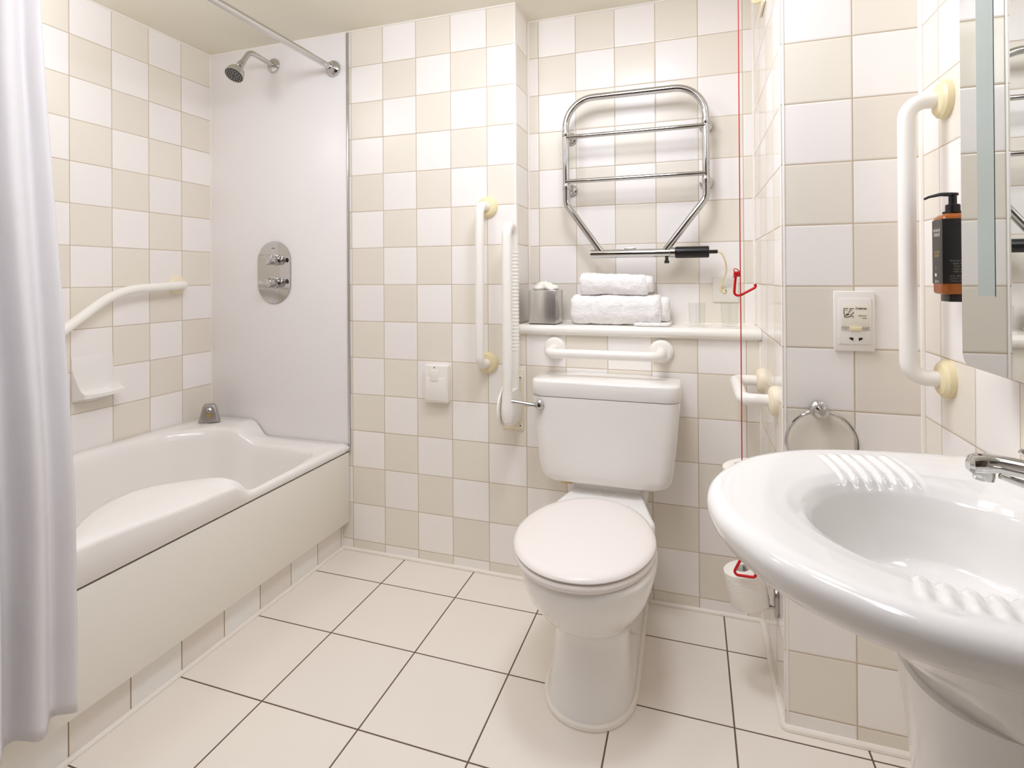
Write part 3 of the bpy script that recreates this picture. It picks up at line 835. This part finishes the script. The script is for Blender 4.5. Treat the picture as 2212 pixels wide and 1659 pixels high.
bm = lathe([(.006, 0), (.006, .012), (.009, .012), (.009, .022)], (1.099, YT, 1.190), (0, 0, -1), 6)
obj('drain_plug', bm, 'drain', tr)
bm = bmesh.new(); add_tube(bm, fillet([(.945, YT, 1.220), (.955, YT, 1.2245), (.985, YT, 1.2245), (.995, YT, 1.220)], .006, 4), .0025, 8)
obj('hook_tab', bm, 'chrome', tr)
for xx, zz in ((.738, 1.659), (1.2325, 1.662), (.738, 1.459), (1.2325, 1.457)):
    m_ = obj('wall_mount', lathe([(.024, 0), (.024, .003), (.021, .011), (.012, .015), (.009, .018), (.009, YB-YT-.006)], (xx+.003, YB, zz), (0, -1, 0), 28), 'chrome', tr)
    obj('collar', lathe([(.0132, -.012), (.0140, -.010), (.0140, .010), (.0132, .012)], (xx, YT, zz), (0, 0, 1), 24, False, False), 'chrome', m_)
cb = catmull([(1.266, YT, 1.206), (1.280, YT+.002, 1.200), (1.294, YT+.015, 1.170), (1.297, YT+.040, 1.135), (1.288, YT+.062, 1.105), (1.280, YT+.074, 1.080), (1.284, YB-.010, 1.069), (1.290, YB-.005, 1.066)], 40, closed=False)
tag(obj('cable', tube(cb, .0034, 10), 'cream', tr), 'cream mains cable')
op = thing('cable_outlet_plate', 'pinkish white blank plate with a cable hole near the red pull handle', 'outlet plate', (1.297, YB, 1.07))
obj('plate', box((1.254, YB-.006, 1.028), (1.340, YB-.0002, 1.114), .002), pmat and 'panel', op)
obj('grommet', lathe([(.0085, 0), (.0085, .003), (.006, .0045)], (1.292, YB-.006, 1.067), (0, -1, 0), 20), 'cream', op)
obj('cable_hole', lathe([(.0055, 0), (.005, .0006)], (1.2945, YB-.0098, 1.068), (0, -1, 0), 16), 'blackm', op)

# ------------------------------------------------------------------ emergency pull cord
XP, YP = 1.3025, -.40
pc_ = thing('emergency_pull_cord', 'red emergency cord with two red plastic pull handles beside the basin', 'pull cord', (XP, YP, .35))
obj('cord', tube([(XP+.0005, YP, ZC-.02), (XP+.0005, YP, 1.16), (XP+.001, YP-.001, 1.0), (XP+.001, YP, .39)], .0014, 8), 'redc', pc_)
obj('ceiling_switch', lathe([(.045, 0), (.045, .02), (.03, .03), (.006, .034)], (XP, YP, ZC-.0005), (0, 0, -1), 32), 'plastic', pc_)
# upper handle: open triangle whose tip has come loose
q = [(1.2930, YP+.004, 1.129), (1.2905, YP+.004, 1.105), (1.2875, YP+.004, 1.0665), (1.3060, YP+.004, 1.0725), (1.3375, YP+.004, 1.0905), (1.3405, YP+.004, 1.096), (1.3370, YP+.004, 1.100)]
hd = obj('pull_handle', tube(fillet(q, [.01, .009, .02, .004, .003], 5), .0034, 12, radii=None), 'red', pc_)
bm = bmesh.new(); add_box(bm, (1.2865, YP-.003, 1.1190), (1.3030, YP+.009, 1.1335), .004)
obj('knot_lug', bm, 'red', hd)
bm = tube([(XP, YP, 1.131), (1.296, YP-.002, 1.139), (1.289, YP-.002, 1.1405), (1.2865, YP-.001, 1.136), (1.292, YP-.004, 1.130), (1.300, YP-.004, 1.124), (1.288, YP-.005, 1.121), (1.285, YP-.003, 1.118)], .0013, 8)
obj('cord_knot', bm, 'redc', hd)
q = [(1.3035, YP, .3925), (1.2785, YP, .3405), (1.3435, YP, .3420), (1.3035, YP, .3925)]
qq = [(1.3035, YP, .3925), (1.279, YP, .3405), (1.342, YP, .3415), (1.310, YP, .3925)]
obj('pull_handle', tube(fillet(qq, .009, 6), .0036, 12), 'red', pc_)

# ------------------------------------------------------------------ toilet rolls on the return wall
def roll_holder(label, z, y):
    t = thing('toilet_roll_holder', label, 'toilet roll holder', (XC, y, z), group='toilet roll holders beside the basin')
    bm = bmesh.new()
    poly = [(XC-.0005, y+a, z+b) for a, b in rrect(0, 0, .040, .078, .018, 6)]
    add_prism(bm, poly, (0, 0, 0), (-.009, 0, 0), .003, 2)
    obj('wall_plate', bm, 'chrome_dull', t)
    pth = fillet([(XC-.006, y, z-.012), (XC-.050, y, z-.022), (XC-.058, y, z-.030), (XC-.084, y, z+.085)], [.006, .012], 6)
    obj('arm', tube(pth, .005, 12), 'chrome', t)
    return t
def roll(label, z, y):
    t = thing('toilet_roll', label, 'toilet roll', (XC-.07, y, z-.02), group='toilet rolls beside the basin')
    ax = V((-.20, 0, .98)).normalized(); o = V((XC-.0665, y, z-.0255))
    bm = bmesh.new(); rings = []
    a_ = ax.orthogonal().normalized(); b_ = ax.cross(a_)
    for rr_, hh in ((.020, .010), (.046, .010), (.0495, .012), (.0505, .018), (.0510, .05), (.0505, .095), (.0495, .103), (.046, .105), (.020, .105), (.019, .10), (.019, .015)):
        rg = []
        for k in range(40):
            a = 2*PI*k/40
            n = 1+(.02*noise.noise(V((math.cos(a)*2, math.sin(a)*2, hh*40+z*7))) if rr_ > .04 else 0)
            rg.append(o+ax*hh+(a_*math.cos(a)+b_*math.sin(a))*rr_*n)
        rings.append(rg)
    rings.append(rings[0]); loft(bm, rings, False, False)
    bmesh.ops.remove_doubles(bm, verts=bm.verts, dist=1e-6)
    obj('paper', bm, 'paper', t, angle=50)
    return t
roll_holder('lower chrome roll holder on the tiled return behind the basin', .252, -.335)
roll('white toilet roll behind the lower red triangle handle', .252, -.335)
roll_holder('upper chrome roll holder mostly hidden behind the basin rim', .535, -.335)
roll('white toilet roll whose top peeks over the far basin rim', .535, -.335)

# small hook plate high on the return wall
rh = thing('robe_hook', 'small cream hook plate high on the return wall near the red cord', 'hook', (XC, -.13, 1.98))
obj('plate', box((XC-.008, -.185, 1.925), (XC-.0003, -.075, 2.03), .003), 'cream2', rh)
obj('peg', tube(fillet([(XC-.006, -.13, 1.955), (XC-.028, -.13, 1.950), (XC-.036, -.13, 1.985)], .01), .005, 12), 'cream', rh)

# ------------------------------------------------------------------ shaver socket, towel ring
ss = thing('shaver_socket', 'white shaver socket plate with printed face sign on the tiles', 'socket', (1.55, YD, 1.012))
obj('back_box', box((1.5065, YD-.009, .9405), (1.5920, YD-.0003, 1.0835), .003), 'plastic', ss)
yf = YD-.009
fc_ = obj('front_plate', box((1.5165, yf-.0022, .9575), (1.5835, yf, 1.066), .0008), 'plastic', ss)
yp = yf-.0022
pn = obj('printed_panel', box((1.5215, yp-.0006, .9965), (1.5795, yp, 1.0505), .0002), 'plateface', fc_)
obj('selector_slide', box((1.5385, yp-.0035, .9895), (1.5635, yp, .9990), .001), 'cream', fc_)
yt = yp-.0009
def line2(bm, pts, w=.0007):
    add_tube(bm, [(a, yt, b) for a, b in pts], w, 6)
bm = bmesh.new()
cx0, cz0 = 1.5265, 1.0425
S = .0205
P = lambda a, b: (cx0+a*S, cz0-b*S)
line2(bm, [P(.42, 0), P(0, 0), P(0, .62), P(.15, .80), P(.35, .80)])
line2(bm, [P(1.0, .02), P(.62, 0), P(.58, .42), P(.40, .42)])
line2(bm, [P(.20, .22), P(.27, .22)], .0009); line2(bm, [P(.72, .22), P(.79, .22)], .0009)
line2(bm, [P(.25, .70), P(.38, .66), P(.52, .68)], .0014)
line2(bm, [P(1.0, .42), P(.82, .66), P(.66, .76)])
line2(bm, [P(.15, .80), P(.02, .88), P(.04, .98), P(.25, 1.04), P(.5, .98), P(.72, .86), P(.9, .92), P(.98, 1.04)])
obj('shaving_face_sign', bm, 'inkb', pn)
tx = lambda s, size, x, z, mat, par, bold=0, al='CENTER': text_mesh(s, size, (x, yt-.0002, z), (1, 0, 0), (0, 0, 1), mat, par, 'lettering', al, bold)
tx('Crabtree', .0062, 1.5735, 1.0425, 'inkb', pn, .00018, 'RIGHT')
tx('shavers', .0055, 1.5735, 1.0255, 'inkb', pn, .0, 'RIGHT'); tx('only', .0055, 1.5735, 1.0200, 'inkb', pn, .0, 'RIGHT')
tx('115V', .0052, 1.5290, .9945, 'inkb', fc_); tx('240V', .0052, 1.5725, .9940, 'inkb', fc_)
for x0_, x1_ in ((1.5220, 1.5362), (1.5660, 1.5795)):
    bm = bmesh.new()
    line2(bm, [(x0_, .9985), (x1_, .9985), (x1_, .9905), (x0_, .9905), (x0_, .9985)], .00035)
    obj('voltage_frame', bm, 'inkn', fc_)
for s in (-1, 1):
    cx_ = 1.5515+s*.0098
    if s < 0: pp = [(cx_+.004, .973), (cx_+.004, .9655), (cx_-.0005, .968), (cx_-.004, .9705), (cx_-.0035, .9732)]
    else: pp = [(cx_-.004, .973), (cx_-.004, .9655), (cx_+.0005, .968), (cx_+.004, .9705), (cx_+.0035, .9732)]
    bm = bmesh.new(); add_prism(bm, [(a, yp-.0006, b) for a, b in pp], (0, 0, 0), (0, .0008, 0))
    obj('pin_hole', bm, 'blackm', fc_)

rg = thing('towel_ring', 'chrome towel ring on the tiles just above the basin', 'towel ring', (1.4735, YD, .797))
obj('wall_mount', lathe([(.0195, 0), (.0195, .004), (.015, .008), (.012, .012), (.012, .020), (.0155, .024), (.0165, .030), (.0150, .036), (.008, .040)], (1.4735, YD, .797), (0, -1, 0), 32), 'chrome', rg)
pr_ = [(1.4735+.0755*math.sin(a), YD-.030, .797-.0755+.0755*math.cos(a)) for a in [2*PI*k/72 for k in range(72)]]
obj('ring', tube(pr_, .0042, 12, closed=True), 'chrome', rg)

# ------------------------------------------------------------------ mirror
XM = 1.625
mi = thing('wall_mirror', 'frameless wall mirror with a frosted light strip beside the basin', 'mirror', (XM, -1.1, .96))
YM0, ZM0 = -.803, .968
poly = [(XM, YM0, 1.90), (XM, YM0, ZM0+.022)]
for k in range(9):
    a = PI/2*k/8
    poly.append((XM, YM0-.022*(1-math.cos(a)), ZM0+.022*(1-math.sin(a))))
poly += [(XM, -1.66, ZM0), (XM, -1.66, 1.90)]
bm = bmesh.new(); add_prism(bm, poly, (0, 0, 0), (.006, 0, 0))
mo = obj('glass', bm, ['mirror', 'edge'], mi, angle=20)
for p in mo.data.polygons:
    if abs(p.normal.z) > .5: p.material_index = 1
obj('backing_box', box((XM+.0062, -1.63, ZM0+.03), (XE-.0005, YM0-.03, 1.87)), 'plastic', mi)
for y0, y1 in ((-.914, -.861), (-1.60, -1.547)):
    obj('frosted_strip', box((XM-.0007, y0, 1.087), (XM-.0001, y1, 1.84)), 'frost', mi)

# ------------------------------------------------------------------ soap bottle in wall bracket
bt = thing('soap_bottle', 'amber pump bottle with black label in a wall bracket by the mirror', 'soap bottle', (XE-.026, -.662, 1.083))
XF, XK, Y0, Y1 = 1.6395, 1.6875, -.688, -.6365
cxm, cym = (XF+XK)/2, (Y0+Y1)/2
bm = bmesh.new(); rr = []
for z_, g_ in ((1.0830, .006), (1.0845, .002), (1.088, 0), (1.228, 0), (1.2335, -.0 + .0015), (1.238, .006), (1.2405, .013)):
    rr.append([(a, b, z_) for a, b in rrect(cxm, cym, XK-XF-2*g_, Y1-Y0-2*g_, .009, 5)])
loft(bm, rr); obj('bottle', bm, 'amber', bt, angle=50)
lb = obj('front_label', box((XF-.0006, Y0+.0015, 1.104), (XF+.0090, Y1-.0045, 1.2285), .0002), 'label', bt)
ls = obj('side_label', box((XF-.0004, Y0-.0006, 1.104), (XK-.004, Y0+.0090, 1.2285), .0002), 'label_dark', bt)
def ltx(s, size, y, z, mat, par): text_mesh(s, size, (XF-.0009, y, z), (0, -1, 0), (0, 0, 1), mat, par, 'lettering')
ltx('mineral', .0105, cym, 1.2085, 'inkw', lb); ltx('mind', .0135, cym-.001, 1.2000, 'inkw', lb)
ltx('cleansing', .0070, cym, 1.1665, 'inkg', lb); ltx('body', .0105, cym, 1.1595, 'inkg', lb)
ltx('&', .008, cym+.004, 1.135, 'inkg', lb); ltx('300 ml', .0065, cym, 1.108, 'inkw', lb)
bm = bmesh.new(); add_box(bm, (XF-.0010, cym+.001, 1.118), (XF-.0005, cym+.008, 1.124))
obj('emblem', bm, 'inkw', lb)
def stx(s, size, x, z): text_mesh(s, size, (x, Y0-.0009, z), (1, 0, 0), (0, 0, 1), 'inkn', ls, 'lettering', 'LEFT')
for k, (s, x) in enumerate((('directions for use', 1.650), ('apply to wet skin', 1.655), ('rinse well', 1.657), ('keep out of eyes', 1.656), ('refill only', 1.655))):
    stx(s, .0048, x, 1.148-k*.0052)
for k, s in enumerate(('aqua, glycerin,', 'parfum, citric acid', 'sodium chloride')): stx(s, .0046, 1.650, 1.119-k*.0050)
bx = obj('bracket', box((1.652, -.682, 1.0690), (XE-.0005, -.6425, 1.0828), .001), 'black', bt)
obj('bracket_back', box((XE-.0032, -.675, 1.069), (XE-.0005, -.650, 1.20), .0005), 'black', bt)
o = V((cxm+.002, cym, 1.2405))
pm = obj('pump', lathe([(.0165, 0), (.0165, .0035), (.0120, .004), (.0120, .016), (.0105, .0175), (.0068, .018), (.0068, .0340), (.0095, .0345), (.0095, .0385), (.006, .040)], o, (0, 0, 1), 24), 'black', bt)
obj('spout', tube([o+V((0, .0, .0368)), o+V((-.018, .006, .0385)), o+V((-.034, .014, .0352)), o+V((-.041, .018, .0315))], .003, 10, radii=[.0045, .0036, .0026, .0022]), 'black', pm)

# ------------------------------------------------------------------ basin, pedestal, tap
ZB, BY = .814, -1.105
bs = thing('wash_basin', 'white oval pedestal basin projecting from the right wall', 'basin', (1.5, BY, 0))
XW = XE-.002
half = [(1.2015, 0), (1.2105, .070), (1.236, .132), (1.275, .190), (1.335, .240), (1.400, .271), (1.500, .291), (1.600, .298), (XW, .300)]
def outline(g, z, n=400):
    """rounded front in plan, straight back on the wall; g = inset from the outer edge"""
    p = [V((x, BY-y, 0)) for x, y in half[::-1]]+[V((x, BY+y, 0)) for x, y in half[1:]]
    p = catmull(p, n-16, closed=False); out = []
    for i, q in enumerate(p):
        t_ = (p[min(i+1, len(p)-1)]-p[max(i-1, 0)]).normalized(); nn = V((-t_.y, t_.x, 0))
        if nn.dot(V((1.47, BY, 0))-q) < 0: nn = -nn
        r_ = q+nn*g; r_.x = min(r_.x, XW-min(g, .016)); out.append((r_.x, r_.y, z))
    x_, ya, yb = out[-1][0], out[-1][1], out[0][1]
    for k in range(1, 17): out.append((x_, ya+(yb-ya)*k/17, z))
    return out
def bell(cx, cy, rx, ry, z, ref):
    """ellipse whose points lie in the same directions as those of ref"""
    out = []
    for (x, y, _) in ref:
        a = math.atan2((y-cy)/ry, (x-cx)/rx)
        out.append((cx+rx*math.cos(a), cy+ry*math.sin(a), z))
    return out
def mixr(a, b, t_, z): return [(p[0]+(q[0]-p[0])*t_, p[1]+(q[1]-p[1])*t_, z) for p, q in zip(a, b)]
ref = outline(0, 0)
und = bell(1.572, BY, .118, .128, .60, ref); lip = outline(.045, 0)
dp0 = bell(1.487, BY, .146, .155, 0, ref); dp1 = bell(1.500, BY, .112, .125, 0, ref)
ri = outline(.030, 0)
pl_z = [(.0, 0), (.06, .0005), (.20, .0015), (.45, .004), (.70, .009), (.88, .018), (1.0, .034)]
def plz(t_):
    for (t0, z0_), (t1, z1_) in zip(pl_z, pl_z[1:]):
        if t_ <= t1: return z0_+(z1_-z0_)*(t_-t0)/(t1-t0)
    return .040
plat = []
for k in range(1, 27):
    t_ = k/26; row = []
    for p, q in zip(ri, dp0):
        x, y = p[0]+(q[0]-p[0])*t_, p[1]+(q[1]-p[1])*t_
        # moulded soap ridges on the two end platforms
        xs = x+.25*(abs(y-BY)-.20)
        win = smooth(1.385, 1.395, xs)*(1-smooth(1.512, 1.522, xs))*smooth(.08, .22, t_)*(1-smooth(.86, .98, t_))*smooth(.12, .15, abs(y-BY))
        saw = ((xs-1.39)/.0205) % 1.0
        rid = (smooth(0, .35, saw)*(1-smooth(.45, 1.0, saw)))
        row.append((x, y, ZB-plz(t_)-.0005+win*(rid-.35)*.0050))
    plat.append(row)
rings = [und, mixr(und, lip, .10, .640), mixr(und, lip, .35, .680), mixr(und, lip, .65, .722), mixr(und, lip, .90, .752), outline(.034, ZB-.058), outline(.015, ZB-.048), outline(.0045, ZB-.034),
         outline(0, ZB-.019), outline(.003, ZB-.009), outline(.011, ZB-.002), outline(.022, ZB), *plat, mixr(dp0, dp1, .25, ZB-.070), mixr(dp0, dp1, .55, ZB-.098), mixr(dp0, dp1, .82, ZB-.116),
         mixr(dp0, dp1, 1.0, ZB-.124), bell(1.520, BY, .070, .080, ZB-.130, ref), bell(1.545, BY, .024, .024, ZB-.134, ref)]
for rg_ in rings:
    for i, q in enumerate(rg_): rg_[i] = (min(q[0], XW), q[1], q[2])
bm = bmesh.new(); loft(bm, rings)
bo = obj('bowl', bm, 'ceramic', bs, angle=60)
obj('waste', lathe([(.022, 0), (.022, .003), (.010, .004)], (1.545, BY, ZB-.134), (0, 0, 1), 24), 'chrome', bs)
# pedestal
def ped(hw, hd, z, cx=1.575, p=.72):
    out = []
    for k in range(56):
        a = 2*PI*k/56; c, s = math.cos(a), math.sin(a)
        if c > 0: out.append((cx-hd*abs(c)**p, BY+hw*math.copysign(abs(s)**p, s), z))
        else: out.append((cx+(XW-cx)*abs(c)**.4, BY+hw*math.copysign(abs(s)**.5, s), z))
    return out
bm = bmesh.new()
loft(bm, [ped(.108, .120, 0), ped(.106, .118, .02), ped(.096, .110, .06), ped(.091, .108, .2), ped(.096, .114, .42), ped(.108, .124, .54), ped(.122, .134, .605), ped(.126, .138, .6215)])
obj('pedestal', bm, 'ceramic', bs, angle=60)
obj('sealant', tube([V((min(a, XW-.006), b, .004)) for a, b, _ in ped(.111, .123, 0)], .006, 8, closed=True), 'silicone', bs)

tp = thing('basin_tap', 'chrome basin mixer tap with two lever handles', 'tap', (1.645, BY, ZB))
obj('body', lathe([(.024, 0), (.024, .005), (.020, .008), (.019, .034), (.016, .040), (.006, .043)], (1.645, BY, ZB-.003), (0, 0, 1), 32), 'chrome', tp)
bm = bmesh.new(); rr = []
cs = [(1.655, .842, .018, .014), (1.630, .857, .017, .013), (1.598, .8725, .016, .0115), (1.566, .8815, .0148, .0098), (1.540, .8845, .0142, .0100), (1.526, .8830, .0140, .0120), (1.517, .8812, .0118, .0108), (1.5135, .8800, .007, .006)]
for x_, z_, w_, h_ in cs:
    rr.append([(x_, BY+a, z_+b) for a, b in rrect(0, 0, 2*w_, 2*h_, min(w_, h_)*.75, 5)])
loft(bm, rr)
obj('spout', bm, 'chrome', tp)
obj('aerator', lathe([(.0112, -.006), (.0115, .005), (.0108, .011), (.0085, .0115)], (1.5305, BY, .8745), (-.05, 0, -1), 24), 'chrome', tp)
for s in (1, -1):
    hb_ = V((1.645, BY+s*.022, ZB+.026))
    h = obj('handle', lathe([(.013, -.010), (.014, 0), (.014, .016), (.011, .022), (.003, .023)], hb_, (0, s, .2), 24), 'chrome', tp)
    if s < 0: lp = [hb_+V((-.002, -.012, .004)), V((1.600, BY-.034, .858)), V((1.560, BY-.036, .871)), V((1.531, BY-.037, .8805))]
    else: lp = [hb_+V((-.002, .012, .004)), V((1.622, BY+.040, .862)), V((1.602, BY+.048, .880)), V((1.590, BY+.050, .890))]
    bm = tube(catmull(lp, 14, closed=False), .006, 12, radii=[.0085-.0050*i/13 for i in range(14)])
    obj('lever', bm, 'chrome', h)

# ------------------------------------------------------------------ lights
def area(name, loc, size, power, col, rot=(0, 0, 0), spread=180, sy=None):
    L = bpy.data.lights.new(name, 'AREA'); L.shape = 'DISK' if sy is None else 'RECTANGLE'; L.size = size
    if sy: L.size_y = sy
    L.energy = power; L.color = col; L.spread = math.radians(spread)
    o = bpy.data.objects.new(name, L); COL.objects.link(o); o.location = loc; o.rotation_euler = rot
    return o
WARM = (.985, 1.012, 1.12)
def bulb(name, loc, r, power, col):
    L = bpy.data.lights.new(name, 'POINT'); L.shadow_soft_size = r; L.energy = power; L.color = col
    o = bpy.data.objects.new(name, L); COL.objects.link(o); o.location = loc; return o
area('basin_fill', (.90, -1.50, ZC-.015), .40, 2.5, WARM, sy=.40)  # added fill on the basin side, no known fitting
area('toilet_fill', (.95, -.70, ZC-.015), .30, 5.0, WARM, sy=.30)  # added fill above the toilet, power from a brightness fit
bulb('room_lamp', (.68, -1.22, ZC-.13), .12, 5.4, WARM)
bulb('entrance_fill', (.80, -1.75, ZC-.13), .12, 3.8, WARM)  # unseen fill light near the camera, added for frontal brightness
bulb('bath_lamp', (-.58, -.95, ZC-.13), .12, 2.9, WARM)
bulb('recess_fill', (.95, -.75, ZC-.13), .12, 3.2, WARM)  # fill light added to brighten the recess, not a known lamp
bulb('panel_fill', (.35, -.80, ZC-.13), .12, 5.4, WARM)  # extra fill between bath and toilet, added to balance wall brightness
w = bpy.data.worlds.new('World'); SC.world = w; w.use_nodes = True
w.node_tree.nodes['Background'].inputs[0].default_value = (.8, .78, .75, 1); w.node_tree.nodes['Background'].inputs[1].default_value = .2

# ------------------------------------------------------------------ camera (level, with rising-front shift)
cam = bpy.data.cameras.new('camera'); co = bpy.data.objects.new('camera', cam); COL.objects.link(co)
r = V((.94787425, .31857815, -.00650913)); u = V((.00706071, -.00057665, .99997491)); f = V((-.3185664, .94789642, .00279598))
mt = Matrix((r, u, -f)).transposed().to_4x4(); mt.translation = V((1.18384, -1.95233, 1.12150)); co.matrix_world = mt
cam.sensor_width = 36; cam.lens = 1187.81/2212*36; cam.sensor_fit = 'HORIZONTAL'
cam.shift_x = (1106-1095.776)/2212; cam.shift_y = (595.912-829.5)/2212
cam.clip_start = .02
SC.camera = co
vs = SC.view_settings
SC.display_settings.display_device = 'sRGB'
vs.view_transform = 'Standard'; vs.look = 'None'; vs.gamma = 1; vs.use_curve_mapping = False; vs.exposure = 0.28
SC.cycles.max_bounces = 14; SC.cycles.diffuse_bounces = 8; SC.cycles.glossy_bounces = 6; SC.cycles.transmission_bounces = 10
SC.cycles.caustics_reflective = False; SC.cycles.caustics_refractive = False
